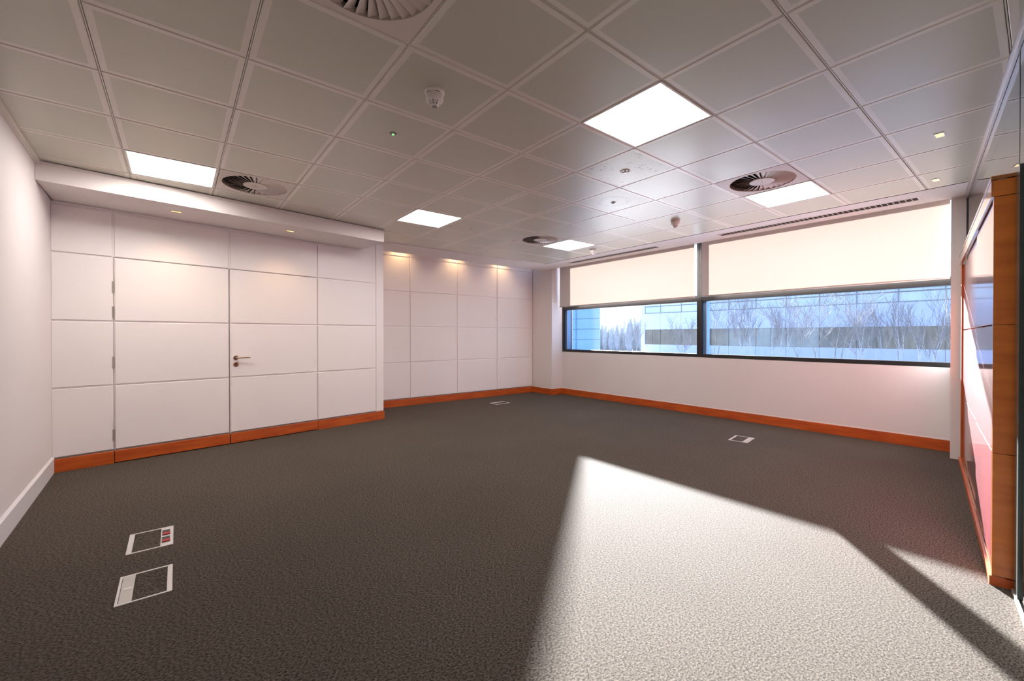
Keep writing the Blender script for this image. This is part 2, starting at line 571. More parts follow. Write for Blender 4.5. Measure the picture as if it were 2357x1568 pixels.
def door_leaf(name, x0, x1, px0, px1, hinge_x, label):
    root = MB().box(x0 + 0.002, 0.014, 0.008, x1 - 0.002, 0.052, DOOR_TOP - 0.004).build(name, 'panel_paint')
    root.location = wc.location
    root.rotation_euler = wc.rotation_euler
    for k in range(3):
        panel(root, px0, px1, ROWS[k] + GAPH, ROWS[k + 1] - GAPH)
    MB().slab(x0 + 0.003, 0.008, x1 - 0.003, 0.122, -0.012, 0.014, 0.002).build('kick_board', 'wood_skirt', root)
    MB().box(px0, 0.006, 0.124, px1, 0.0139, 0.134).build('shadow_gap', 'shadow_gap', root)
    if hinge_x is not None:
        for z in (1.742, 1.494, 0.997, 0.277):
            h = MB().box(hinge_x - 0.011, -0.001, z - 0.055, hinge_x + 0.006, 0.013, z + 0.055)
            ho = h.build('hinge', 'alu', root)
            kn = MB()
            for q in (-0.036, 0.0, 0.036):
                kn.tube((hinge_x - 0.002, -0.003, z + q - 0.016), (hinge_x - 0.002, -0.003, z + q + 0.016), 0.006, 0.006, 10)
            kn.build('hinge_knuckle', 'steel', ho)
    tag(root, label, 'door', kind='structure')
    return root
d1 = door_leaf('door_1', D1[0], D1[1], 0.430, 1.3935, 0.420, 'white panelled door leaf without a handle, hinged beside the narrow panels')
d2 = door_leaf('door_2', D2[0], D2[1], 1.415, 2.404, None, 'white panelled door leaf with a steel lever handle and lock')
# lever handle
hx, hz = 1.466, 1.000
hb = MB()
c = hb
rose = MB()
pr = [(0.027, 0.0), (0.027, 0.006), (0.024, 0.009), (0.010, 0.0095)]
def lathe_y(mbo, prof, x, z, n=24, mi=0):
    v, f = [], []
    for r, d in prof:
        for k in range(n):
            a = 2 * math.pi * k / n
            v.append((x + r * math.cos(a), -d, z + r * math.sin(a)))
    for i in range(len(prof) - 1):
        for k in range(n):
            j = (k + 1) % n
            f.append((i * n + k, i * n + j, (i + 1) * n + j, (i + 1) * n + k))
    f.append(tuple((len(prof) - 1) * n + k for k in range(n)))
    mbo.add(v, f, mi)
lathe_y(rose, pr, hx, hz)
handle = rose.build('handle', 'brass_dark', d2)
lev = MB()
lev.tube((hx, -0.008, hz), (hx, -0.058, hz), 0.0095, 0.0095, 14)
lev.tube((hx - 0.009, -0.055, hz), (hx + 0.132, -0.055, hz + 0.003), 0.0095, 0.0085, 14)
lev.build('lever', 'steel', handle)
esc = MB()
lathe_y(esc, pr[:3] + [(0.0, 0.0095)], hx, hz - 0.077)
lock = esc.build('lock', 'brass_dark', d2)
kh = MB()
lathe_y(kh, [(0.0085, 0.0085), (0.0085, 0.0105), (0.0, 0.0105)], hx, hz - 0.071, 14)
kh.box(hx - 0.0045, -0.0105, hz - 0.094, hx + 0.0045, -0.0085, hz - 0.072)
kh.build('keyhole', 'plastic_black', lock)

# skirting on the fixed parts of that wall
bc = empty('baseboard_center', (PA.x, PA.y, 0), P_ANG)
tag(bc, 'cherry wood skirting along the oblique panelled wall', 'skirting', kind='structure')
MB().slab(0.014, 0.0, D1[0] - 0.003, 0.122, -0.012, 0.013, 0.002).build('board', 'wood_skirt', bc)
MB().slab(D2[1] + 0.003, 0.0, 3.272, 0.122, -0.012, 0.013, 0.002).build('board', 'wood_skirt', bc)
MB().slab(3.273, 0.0, P_LEN + 0.012, 0.122, -0.012, 0.013, 0.002).build('corner_board', 'wood_skirt', bc)
MB().box(P_LEN, 0.0, 0.0, P_LEN + 0.012, 0.85, 0.122).build('return_board', 'wood_skirt', bc)

# ---------------- far panelled wall
FX0 = 2.34
mb = MB().box(FX0 - 0.3 - 2.0, 0.014, 0, 6.85 - 2.0 + 0.0, 0.2, 3.02)
wb = mb.build('wall_back', 'panel_paint')
wb.location = (2.0, FAR_Y, 0)
tag(wb, 'far white wall of square panels washed by downlights', 'wall', kind='structure')
FC = [2.335, 3.302, 4.284, 5.251, 6.238]
FR = [0.130, 0.780, 1.420, 2.050, 2.664]
for i in range(4):
    for k in range(4):
        panel(wb, FC[i] - 2.0 + GAPH, FC[i + 1] - 2.0 - GAPH, FR[k] + GAPH, FR[k + 1] - GAPH)
    panel(wb, FC[i] - 2.0 + GAPH, FC[i + 1] - 2.0 - GAPH, FR[4] + GAPH, 2.94)
MB().box(0.3, 0.006, 0.124, 4.236, 0.0139, 0.134).build('shadow_gap', 'shadow_gap', wb)
bb = empty('baseboard_back', (2.0, FAR_Y, 0))
tag(bb, 'cherry wood skirting under the far square panels', 'skirting', kind='structure')
for a, b_ in ((0.30, 1.388), (1.390, 4.226)):
    MB().slab(a, 0.0, b_, 0.122, -0.012, 0.013, 0.002).build('board', 'wood_skirt', bb)

# corner pier between the far wall and the windows
mb = MB().box(6.240, 6.512, 0, 6.86, FAR_Y + 0.05, 3.02)
wp = mb.build('wall_corner', 'wall_paint')
tag(wp, 'white boxed corner pier between far panels and windows', 'wall', kind='structure')
bp_ = empty('baseboard_corner', (6.240, 6.512, 0))
tag(bp_, 'cherry wood skirting wrapped around the corner pier', 'skirting', kind='structure')
MB().prism([(-0.012, -0.012), (-0.012, 0.604), (0.0, 0.604), (0.0, 0.0)], 0, 0.122).build('board', 'wood_skirt', bp_)
MB().prism([(-0.012, -0.012), (0.0, 0.0), (0.30, 0.0), (0.30, -0.012)], 0, 0.122).build('board', 'wood_skirt', bp_)

# ---------------- window wall: local x runs from the far end towards the camera side, -y into the room
WY0, WY1 = 6.512, 0.608                 # world y of both ends
WL = WY0 - WY1
mb = MB()
mb.box(0, 0.0, 0, WL + 0.01, 0.30, 0.912)
mb.box(-0.3, 0.0, 2.78, WL + 0.3, 0.30, 3.02)
wr = mb.build('wall_right', 'wall_paint')
wr.location = (WIN_X, WY0, 0)
wr.rotation_euler[2] = R(-90)
tag(wr, 'white window wall below the strip of windows', 'wall', kind='structure')
MB().box(-0.005, 0.03, 0.905, WL + 0.005, 0.40, 0.918).build('outer_sill', 'facade', wr)
MB().box(-0.35, 0.10, 0.0, 0.0, 0.30, 3.02).build('outer_reveal', 'reveal_skylit', wr)
br = empty('baseboard_right', (WIN_X, WY0, 0), R(-90))
tag(br, 'cherry wood skirting running under the windows', 'skirting', kind='structure')
for a, b_ in ((0.012, 3.035), (3.037, WL)):
    MB().slab(a, 0.0, b_, 0.122, -0.012, 0.0, 0.002).build('board', 'wood_skirt', br)
    MB().box(a, -0.002, 0.124, b_, 0.0, 0.140).build('cap_bead', 'panel_paint', br)

def window(name, s0, s1, label, left_jamb, right_jamb):
    root = empty(name, (WIN_X, WY0, 0), R(-90))
    tag(root, label, 'window', kind='structure')
    MB().slab(s0, 0.915, s1, 0.966, 0.0, 0.085, 0.004).build('sill_rail', 'frame_dark', root)
    MB().slab(s0 + 0.03, 1.805, s1 - 0.03, 1.900, 0.012, 0.085, 0.004).build('transom', 'frame_dark', root)
    MB().box(s0, 0.0, 2.74, s1, 0.085, 2.79).build('head_rail', 'frame_dark', root)
    a, b_ = s0, s1
    w0, w1 = left_jamb, right_jamb
    MB().slab(a, 0.966, a + w0, 2.74, 0.0, 0.100, 0.004).build('jamb', 'frame_dark', root)
    MB().slab(b_ - w1, 0.966, b_, 2.74, 0.0, 0.100, 0.004).build('jamb', 'frame_dark', root)
    MB().box(a + w0, 0.045, 0.966, a + w0 + 0.055, 0.16, 1.805).build('sash_stile', 'frame_blue', root)
    MB().box(a + w0 + 0.055, 0.050, 0.966, a + w0 + 0.063, 0.058, 1.805).build('gasket', 'alu', root)
    MB().add([(a + w0, 0.055, 0.966), (b_ - w1, 0.055, 0.966), (b_ - w1, 0.055, 1.805), (a + w0, 0.055, 1.805)], [(0, 1, 2, 3)]).build('pane', 'window_glass', root)
    MB().add([(a + w0, 0.055, 1.900), (b_ - w1, 0.055, 1.900), (b_ - w1, 0.055, 2.74), (a + w0, 0.055, 2.74)], [(0, 1, 2, 3)]).build('pane', 'window_glass', root)
    return root
MUL = WY0 - 3.448
w1 = window('window_1', 0.0, MUL, 'smaller dark-framed window beside the corner pier', 0.045, 0.038)
w2 = window('window_2', MUL, WL, 'wide dark-framed window facing the office block and trees', 0.038, 0.020)

# pier at the camera-side end of the windows, solid wall beyond it
mb = MB().box(6.216, BACK_Y, 0, 6.86, 0.606, 3.02)
we = mb.build('wall_end', 'wall_paint')
tag(we, 'narrow white pier between the wide window and the red cabinet', 'wall', kind='structure')

# ------------------------------------------------------------------ ceiling
TX0 = -0.868            # cut edges of the tile field
TX1 = 5.630
mb = MB().box(-1.2, BACK_Y, CEIL + 0.06, 6.9, FAR_Y, CEIL + 0.09)
# open the slab over the wall-washer slot and the blind pocket
mb = MB()
mb.box(-1.2, BACK_Y, CEIL + 0.07, SOF_X1, SOF_Y1, CEIL + 0.10)
mb.box(-1.2, SOF_Y1, 2.96, 6.9, FAR_Y + 0.02, 3.02, 1)
mb.box(SOF_X1, BACK_Y, 2.96, 6.9, SOF_Y1, 3.02, 1)
ceiling = mb.build('ceiling', ['plenum_dark', 'soffit_paint'])
tag(ceiling, 'grey perforated metal tile ceiling with recessed lights', 'ceiling', kind='structure')

LIGHTS = [(4, -2), (0, 3), (4, 3), (8, 3), (8, -2)]
VENTS = [(1, 3), (1, -2), (7, 3), (7, -2)]
GAP = 0.0050
BORD = 0.030
tile_cache = {}
def tile_mesh(w, h):
    key = (round(w, 4), round(h, 4))
    if key in tile_cache:
        return tile_cache[key]
    x0, y0, x1, y1 = -w / 2, -h / 2, w / 2, h / 2
    bx = min(BORD, w * 0.4)
    by = min(BORD, h * 0.4)
    e = 0.003
    v = [(x0 + e, y0 + e, 0), (x1 - e, y0 + e, 0), (x1 - e, y1 - e, 0), (x0 + e, y1 - e, 0),
         (x0 + bx, y0 + by, 0), (x1 - bx, y0 + by, 0), (x1 - bx, y1 - by, 0), (x0 + bx, y1 - by, 0),
         (x0, y0, e), (x1, y0, e), (x1, y1, e), (x0, y1, e),
         (x0, y0, 0.028), (x1, y0, 0.028), (x1, y1, 0.028), (x0, y1, 0.028)]
    f, mi = [], []
    f.append((7, 6, 5, 4)); mi.append(1)
    for i in range(4):
        j = (i + 1) % 4
        f.append((i, 4 + i, 4 + j, j)); mi.append(0)
        f.append((8 + i, i, j, 8 + j)); mi.append(0)
        f.append((12 + i, 8 + i, 8 + j, 12 + j)); mi.append(0)
    me = bpy.data.meshes.new('ceiling_tile')
    me.from_pydata(v, [], f)
    me.materials.append(MATS['tile_metal'])
    me.materials.append(MATS['tile_perforated'])
    me.polygons.foreach_set('material_index', mi)
    me.update()
    tile_cache[key] = me
    return me
for i in range(-1, 10):
    for j in range(-7, 6):
        if (i, j) in LIGHTS or (i, j) in VENTS:
            continue
        x0 = max(OX + i * 0.6 + GAP, TX0)
        x1 = min(OX + (i + 1) * 0.6 - GAP, TX1)
        y0 = OY + j * 0.6 + GAP
        y1 = OY + (j + 1) * 0.6 - GAP
        me_t = tile_mesh(x1 - x0, y1 - y0)
        if (i, j) in ((5, -1), (6, 0)):
            me_t = me_t.copy()
            me_t.materials[1] = MATS['tile_sooty' if i == 5 else 'tile_ring_stain']
        link('tile', me_t, ceiling, ((x0 + x1) / 2, (y0 + y1) / 2, CEIL))
for i in range(0, 10):
    x = OX + i * 0.6
    MB().box(x - 0.0026, OY - 7 * 0.6, CEIL + 0.0025, x + 0.0026, OY + 6 * 0.6, CEIL + 0.03).build('runner', 'tile_metal', ceiling)
for j in range(-6, 6):
    y = OY + j * 0.6
    MB().box(TX0, y - 0.0026, CEIL + 0.0030, TX1, y + 0.0026, CEIL + 0.029).build('runner', 'tile_metal', ceiling)
MB().box(TX1 + 0.009, BACK_Y, CEIL + 0.001, TX1 + 0.013, SOF_Y0, CEIL + 0.012).build('edge_strip', 'tile_metal', ceiling)

# bulkhead in front of the oblique wall
def on_p(s, d=0.0):
    ux, uy = math.cos(P_ANG), math.sin(P_ANG)
    return (PA.x + ux * s - uy * d, PA.y + uy * s + ux * d)
poly = [(wall_x(4.99) + 0.002, 4.985), (2.160, 5.462), on_p(3.022, 0.0005), on_p(0.02, 0.0005)]
mb = MB().prism(poly, 2.500, CEIL - 0.014)
t1 = mb.build('trim_1', 'soffit_paint')
tag(t1, 'white plaster bulkhead hanging above the double door', 'bulkhead', kind='structure')
fr_ = [(wall_x(4.99) + 0.002, 4.980), (2.166, 5.457), (2.160, 5.462), (wall_x(4.99) + 0.002, 4.985)]
MB().prism(fr_, CEIL - 0.030, CEIL - 0.007).build('edge_bead', 'soffit_paint', t1)

# plaster margin along the far wall and along the windows
mb = MB().box(1.9, SOF_Y0, CEIL - 0.004, SOF_X0 + 0.001, SOF_Y1, CEIL + 0.07)
mb.box(1.9, SOF_Y1 - 0.02, CEIL + 0.06, SOF_X0 + 0.001, SOF_Y1, 2.965)
t2 = mb.build('trim_2', 'soffit_paint')
tag(t2, 'white plaster ceiling margin along the far wall', 'soffit', kind='structure')
MB().box(2.0, SOF_Y0 - 0.004, CEIL - 0.010, SOF_X0, SOF_Y0 + 0.008, CEIL + 0.005).build('edge_bead', 'soffit_paint', t2)
GR = [(3.806, 5.722), (0.815, 2.836)]   # grilles cut into the window margin
GX0, GX1 = 5.890, 6.015
mb = MB()
ys = [BACK_Y + 0.001] + [q for pair in sorted(GR) for q in pair] + [SOF_Y1]
mb.box(SOF_X0, ys[0], CEIL + 0.0005, GX0, ys[-1], CEIL + 0.07)
mb.box(GX1, ys[0], CEIL + 0.0005, SOF_X1, ys[-1], CEIL + 0.07)
for k in (0, 2, 4):
    mb.box(GX0, ys[k], CEIL + 0.0005, GX1, ys[k + 1], CEIL + 0.07)
mb.box(SOF_X1 - 0.02, ys[0], CEIL + 0.06, SOF_X1, ys[-1], 2.965)
mb.box(SOF_X1, 6.513, CEIL + 0.0005, 6.240, SOF_Y1, CEIL + 0.07)
t3 = mb.build('trim_3', 'soffit_paint')
MB().box(SOF_X0 - 0.0015, BACK_Y + 0.001, CEIL + 0.0008, SOF_X0 - 0.0002, SOF_Y0, CEIL + 0.065).build('shadow_gap', 'plenum_dark', t3)  # dark liner on the plaster edge stands in for shade in the gap
tag(t3, 'white plaster ceiling margin above the windows with grilles', 'soffit', kind='structure')

# ------------------------------------------------------------------ ceiling light panels
def light_panel(label, i, j):
    cx, cy = OX + (i + 0.5) * 0.6, OY + (j + 0.5) * 0.6
    root = empty('light_panel', (cx, cy, CEIL))
    h, w = 0.292, 0.013
    m = MB()
    for a in range(4):
        ca, sa = math.cos(a * math.pi / 2), math.sin(a * math.pi / 2)
        def rot(p):
            return (p[0] * ca - p[1] * sa, p[0] * sa + p[1] * ca, p[2])
        v = [(-h, -h, -0.002), (h, -h, -0.002), (h - w, -h + w, -0.002), (-h + w, -h + w, -0.002), (-h + w, -h + w, 0.012), (h - w, -h + w, 0.012), (-h, -h, 0.02), (h, -h, 0.02)]
        m.add([rot(p) for p in v], [(0, 3, 2, 1), (3, 4, 5, 2), (0, 1, 7, 6)])
    m.build('frame', 'plastic_white', root)
    q = h - w + 0.001
    MB().box(-q, -q, 0.010, q, q, 0.018).build('diffuser', 'light_diffuser', root)
    MB().box(-h + 0.002, -h + 0.002, 0.020, h - 0.002, h - 0.002, 0.055).build('housing', 'plastic_white', root)
    tag(root, label, 'light', 'square lit panels in the ceiling')
for (i, j), lab in zip(LIGHTS, [
        'largest glowing square ceiling panel, beside the speckled sooty tiles',
        'glowing square ceiling panel against the bulkhead over the double door',
        'glowing square ceiling panel in front of the far downlit panels, no air vent touching it',
        'small far glowing square ceiling panel touching an air vent, by the corner pier',
        'glowing square ceiling panel touching an air vent above the wide window']):
    light_panel(lab, i, j)

# ------------------------------------------------------------------ swirl air diffusers
def swirl():
    root = empty('ceiling_vent', (0, 0, 0))
    h, rad, n = 0.293, 0.262, 32
    v, f = [], []
    seg = 64
    for k in range(seg):
        a = 2 * math.pi * k / seg
        ca, sa = math.cos(a), math.sin(a)
        s = h / max(abs(ca), abs(sa))
        v.append((rad * ca, rad * sa, 0.0))
        v.append((s * ca, s * sa, 0.0))
        v.append((rad * ca, rad * sa, 0.030))
        v.append((s * ca, s * sa, 0.022))
    for k in range(seg):
        a, b_ = 4 * k, 4 * ((k + 1) % seg)
        f += [(a, b_, b_ + 1, a + 1), (a + 2, b_ + 2, b_, a), (a + 1, b_ + 1, b_ + 3, a + 3)]
    MB().add(v, f).build('face_plate', 'vent_white', root)
    vm = MB()
    r0, r1, th = 0.098, 0.261, 0.0016
    d = 0.019
    w0, w1 = 0.0082, 0.0222
    # a blade twisted so that its leading edge shows and its trailing edge dips into the plenum
    pts = [(r0, w0, 0.001), (r1, w1, 0.001), (r1, -w1, d), (r0, -w0, d * 0.7)]
    vv = [(x, y, z) for x, y, z in pts] + [(x, y - th, z + th) for x, y, z in pts]
    vm.add(vv, [(0, 1, 2, 3), (7, 6, 5, 4), (4, 5, 1, 0), (5, 6, 2, 1), (6, 7, 3, 2), (7, 4, 0, 3)])
    bm = vm.mesh('vane', 'vent_white')
    for k in range(n):
        o = link('vane', bm, root, (0, 0, 0), 2 * math.pi * k / n)
    MB().lathe([(0.100, 0.006), (0.100, 0.0), (0.096, -0.002), (0.0, -0.002)], 40).build('hub', 'vent_white', root)
    MB().lathe([(0.006, -0.002), (0.006, -0.005), (0.0, -0.005)], 12).build('screw', 'steel', root)
    MB().lathe([(0.268, 0.020), (0.268, 0.055), (0.0, 0.055)], 40).build('plenum', 'vent_dark', root)
    return root
VLAB = ['round swirl air vent touching the lit panel above the double door',
        'near swirl air vent cut off at the picture top edge',
        'small far swirl air vent beside the distant lit panel',
        'swirl air vent beside the lit panel above the wide window']
proto = swirl()
for k, (i, j) in enumerate(VENTS):
    o = proto if k == 0 else copy_tree(proto)
    o.location = (OX + (i + 0.5) * 0.6, OY + (j + 0.5) * 0.6, CEIL)
    tag(o, VLAB[k], 'air vent', 'round swirl vents in the ceiling')

# ------------------------------------------------------------------ smoke detectors
def detector():
    root = empty('smoke_detector', (0, 0, 0))
    MB().lathe([(0.056, 0.0), (0.057, -0.008), (0.054, -0.014), (0.048, -0.016)], 36).build('base', 'plastic_white', root, True)
    for k in range(5):
        a = 0.6 + k * 1.25
        m = MB()
        for q in range(4):
            b0 = a + q * 0.13
            b1 = b0 + 0.10
            m.add([(0.0505 * math.cos(b0), 0.0505 * math.sin(b0), -0.0165), (0.0505 * math.cos(b1), 0.0505 * math.sin(b1), -0.0165),
                   (0.0500 * math.cos(b1), 0.0500 * math.sin(b1), -0.0205), (0.0500 * math.cos(b0), 0.0500 * math.sin(b0), -0.0205)], [(0, 1, 2, 3)])
        m.build('slot', 'plastic_black', root)
    MB().lathe([(0.048, -0.012), (0.050, -0.020), (0.0485, -0.050), (0.045, -0.056), (0.030, -0.058)], 48).build('body', 'plastic_white', root)
    ch = MB().lathe([(0.033, -0.056), (0.031, -0.066), (0.022, -0.082), (0.0175, -0.086), (0.0, -0.086)], 40).build('chamber', 'plastic_white', root)
    for k in range(8):
        a = 2 * math.pi * k / 8
        m = MB()
        ca, sa = math.cos(a), math.sin(a)
        for rr, zz, ww in (((0.0335, 0.0245), (-0.0600, -0.0790), 0.0022),):
            u = (-sa * ww, ca * ww)
            m.add([(rr[0] * ca - u[0], rr[0] * sa - u[1], zz[0]), (rr[0] * ca + u[0], rr[0] * sa + u[1], zz[0]),
                   (rr[1] * ca + u[0], rr[1] * sa + u[1], zz[1]), (rr[1] * ca - u[0], rr[1] * sa - u[1], zz[1])], [(0, 1, 2, 3)])
        m.build('vent_slit', 'plastic_black', ch)
    MB().lathe([(0.0165, -0.0855), (0.0160, -0.0875), (0.0, -0.0875)], 28).build('end_cap', 'plastic_grey', root, True)
    return root
dets = [((OX + 0.6 * 2.47, OY - 0.54 * 0.6), 'large near white smoke detector hanging from the ceiling'),
        ((OX + 0.6 * 8.45, OY + 0.48 * 0.6), 'white smoke detector hanging before the gap between both blinds'),
        ((OX + 0.6 * 9.38, OY + 3.44 * 0.6), 'smallest far smoke detector near the end of the ceiling grille')]
proto = detector()
for k, ((x, y), lab) in enumerate(dets):
    o = proto if k == 0 else copy_tree(proto)
    o.location = (x, y, CEIL)
    tag(o, lab, 'smoke detector', 'smoke detectors on the ceiling')

# sensor with green light, sprinkler heads
root = empty('ceiling_sensor', (OX + 0.6 * 2.49, OY + 0.5 * 0.6, CEIL))
MB().lathe([(0.024, 0.0), (0.024, -0.003), (0.018, -0.0045), (0.016, -0.0035), (0.0, -0.0035)], 28).build('ring', 'plastic_grey', root, True)
MB().lathe([(0.012, -0.003), (0.010, -0.007), (0.0, -0.009)], 18).build('lens', 'plastic_white', root, True)
MB().lathe([(0.0075, -0.0075), (0.0070, -0.0120), (0.0, -0.0145)], 12).build('indicator', 'led_green', root, True)
tag(root, 'tiny round ceiling sensor with a glowing green dot', 'sensor')
def sprinkler(x, y, rad, label):
    root = empty('sprinkler', (x, y, CEIL))
    MB().lathe([(rad, 0.0), (rad, -0.003), (rad * 0.86, -0.005), (rad * 0.62, -0.002), (rad * 0.60, 0.012)], 32).build('ring', 'plastic_white', root, True)
    MB().lathe([(rad * 0.62, 0.001), (rad * 0.60, 0.013), (0.0, 0.013)], 24).build('cup', 'plastic_black', root, True)
    MB().lathe([(rad * 0.16, 0.01), (rad * 0.16, -0.010), (rad * 0.42, -0.0115), (rad * 0.42, -0.013), (0.0, -0.013)], 20).build('head', 'steel', root, True)
    tag(root, label, 'sprinkler', 'recessed sprinklers in the ceiling')
sprinkler(OX + 0.6 * 5.55, OY + 3.58 * 0.6, 0.030, 'tiny recessed ceiling fitting next to the far lit panel')
sprinkler(OX + 0.6 * 5.52, OY - 0.47 * 0.6, 0.042, 'recessed sprinkler in the speckled sooty ceiling tile')
sprinkler(OX + 0.6 * 6.53, OY + 0.53 * 0.6, 0.026, 'small recessed sprinkler in the ceiling tile with ring stains')

# ------------------------------------------------------------------ downlights
def downlight(label, x, y, z, rz, power, size=(0.095, 0.055), aim=None, col=(1.0, 0.66, 0.34), group='warm rectangular downlights', spot=115):
    root = empty('downlight', (x, y, z), rz)
    a, b_ = size[0] / 2, size[1] / 2
    w = 0.008
    m = MB()
    v = [(-a, -b_, -0.003), (a, -b_, -0.003), (a, b_, -0.003), (-a, b_, -0.003),
         (-a + w, -b_ + w, -0.003), (a - w, -b_ + w, -0.003), (a - w, b_ - w, -0.003), (-a + w, b_ - w, -0.003),
         (-a + w, -b_ + w, -0.0005), (a - w, -b_ + w, -0.0005), (a - w, b_ - w, -0.0005), (-a + w, b_ - w, -0.0005),
         (-a, -b_, 0.0), (a, -b_, 0.0), (a, b_, 0.0), (-a, b_, 0.0)]
    f = []
    for i in range(4):
        j = (i + 1) % 4
        f += [(i, 4 + i, 4 + j, j), (4 + i, 8 + i, 8 + j, 4 + j), (12 + i, i, j, 12 + j)]
    m.add(v, f).build('bezel', 'alu', root)
    MB().box(-a + w, -b_ + w, -0.0012, a - w, b_ - w, -0.0002).build('lens', 'lamp_lens', root)
    ld = bpy.data.lights.new('downlight_bulb', 'SPOT')
    ld.energy = power
    ld.color = col
    ld.spot_size = R(spot)
    ld.spot_blend = 1.0
    ld.shadow_soft_size = 0.025
    lo = link('bulb', ld, root, (0, 0, -0.012))
    if aim:
        lo.rotation_euler = Vector(aim).to_track_quat('-Z', 'Y').to_euler()
    tag(root, label, 'downlight', group)
bx_, by_ = 0.0, 5.403
downlight('warm downlight under the bulkhead, above the leaf without a handle', bx_, by_, 2.500, P_ANG, 13, aim=(0.02, 0.10, -1))
downlight('warm downlight under the bulkhead, above the leaf with the lever handle', 1.058, 5.571, 2.500, P_ANG, 13, aim=(0.02, 0.10, -1))
downlight('larger of two warm downlights in the ceiling near the glass partition', 4.181, 0.466, CEIL, 0, 5, aim=(0.2, -0.1, -1))
downlight('smaller warm ceiling downlight between the glass partition and the wide window', 5.360, 0.620, CEIL, 0, 5, aim=(0.2, -0.1, -1))
for k, (x, lab) in enumerate(((3.10, 'hidden warm downlight washing the far wall nearest the bulkhead'),
                              (4.23, 'middle hidden warm downlight washing the far wall'),
                              (5.32, 'hidden warm downlight washing the far wall nearest the corner pier'))):
    downlight(lab, x, 6.965, 2.96, 0, 17, aim=(0, 0.16, -1), group='warm downlights in the slot above the far wall', spot=115)

# ------------------------------------------------------------------ slot grilles above the windows
def grille(label, y0, y1):
    root = empty('air_grille', (0, 0, CEIL + 0.0045))
    m = MB()
    m.box(GX0 - 0.012, y0 - 0.02, -0.006, GX0 + 0.004, y1 + 0.02, -0.004)
    m.box(GX1 - 0.004, y0 - 0.02, -0.006, GX1 + 0.012, y1 + 0.02, -0.004)
    m.box(GX0 + 0.004, y0 - 0.02, -0.006, GX1 - 0.004, y0 + 0.004, -0.004)
    m.box(GX0 + 0.004, y1 - 0.004, -0.006, GX1 - 0.004, y1 + 0.02, -0.004)
    m.build('frame', 'soffit_paint', root)
    m = MB().box(GX0 + 0.001, y0 + 0.001, 0.045, GX1 - 0.001, y1 - 0.001, 0.05)
    m.box(GX0 + 0.0005, y0 + 0.001, -0.001, GX0 + 0.002, y1 - 0.001, 0.045)
    m.box(GX1 - 0.002, y0 + 0.001, -0.001, GX1 - 0.0005, y1 - 0.001, 0.045)
    m.build('plenum', 'vent_dark', root)
    n = 4
    for k in range(1, n):
        x = GX0 + (GX1 - GX0) * k / n
        MB().box(x - 0.0014, y0, -0.0045, x + 0.0014, y1, -0.0038).build('blade', 'vent_white', root)
    c = int((y1 - y0) / 0.048)
    bar = MB().box(GX0 + 0.001, -0.0035, -0.0045, GX1 - 0.001, 0.0035, -0.0037).mesh('bar', 'vent_white')
    for k in range(1, c):
        link('bar', bar, root, (0, y0 + (y1 - y0) * k / c, 0))
    tag(root, label, 'grille', 'slot grilles in the plaster margin')
grille('long slot grille in the ceiling above the smaller window', *GR[0])
grille('long slot grille in the ceiling above the wide window', *GR[1])

# ------------------------------------------------------------------ roller blinds
def blind(label, s0, s1, sag_seed):
    root = empty('roller_blind', (WIN_X, WY0, 0), R(-90))
    yb = -0.125
    nx, nz = 24, 10
    rnd = random.Random(sag_seed)
    ph = [rnd.uniform(0, 6.28) for _ in range(3)]
    v, f = [], []
    z0, z1 = 1.882, 2.88
    for side in (0.0, 0.0008):
        for i in range(nx + 1):
            for k in range(nz + 1):
                s = s0 + (s1 - s0) * i / nx
                tz = 1 - k / nz
                dy = 0.004 * tz * math.sin(i * 0.5 + ph[0]) + 0.003 * tz * math.sin(i * 0.23 + ph[1])
                v.append((s, yb + dy + side, z0 + (z1 - z0) * k / nz))
    n1 = (nx + 1) * (nz + 1)
    for i in range(nx):
        for k in range(nz):
            a = i * (nz + 1) + k
            f.append((a, a + nz + 1, a + nz + 2, a + 1))
    MB().add(v[:n1], f).build('fabric', 'blind_fabric', root, True)
    m = MB()
    m.tube((s0, yb + 0.002, 1.874), (s1, yb + 0.002, 1.874), 0.011, 0.011, 14)
    m.build('bottom_bar', 'blind_fabric_bar', root, True)
    MB().tube((s0 - 0.01, yb + 0.03, 2.885), (s1 + 0.01, yb + 0.03, 2.885), 0.028, 0.028, 18).build('roller_tube', 'alu', root, True)
    for s in (s0 - 0.006, s1):
        MB().box(s, yb + 0.0, 2.84, s + 0.006, yb + 0.06, 2.96).build('bracket', 'plastic_white', root)
    tag(root, label, 'blind', 'cream roller blinds')
mat_simple('blind_fabric_bar', (0.62, 0.52, 0.46), 0.6, vary=0.03)
blind('cream roller blind half lowered over the smaller window', 0.050, MUL - 0.012, 1)
blind('cream roller blind half lowered over the wide window', MUL + 0.108, WL - 0.025, 2)

# ------------------------------------------------------------------ glass partition
gw = empty('wall_glass', (GP.x, GP.y, 0), G_ANG)
tag(gw, 'frameless glass partition in a slim ceiling track above the cabinet', 'glass partition', kind='structure')
m = MB()
m.box(-3.75, -0.018, CEIL - 0.030, 3.12, 0.018, CEIL - 0.002)
m.box(-3.75, 0.018, CEIL - 0.014, 3.12, 0.030, CEIL - 0.002)
m.build('head_track', 'alu', gw)
MB().box(-3.75, -0.008, CEIL - 0.033, 3.12, 0.006, CEIL - 0.030).build('track_gasket', 'gap_dark', gw)
CAB_H = 2.062
MB().box(0.085, -0.005, CAB_H + 0.004, 3.12, 0.005, CEIL - 0.031).build('pane', 'partition_glass', gw)
MB().box(-3.74, -0.005, 0.022, 0.054, 0.005, CEIL - 0.031).build('pane', 'partition_glass', gw)
MB().box(0.057, -0.006, CAB_H, 0.083, 0.006, CEIL - 0.031).build('joint', 'plastic_black', gw)
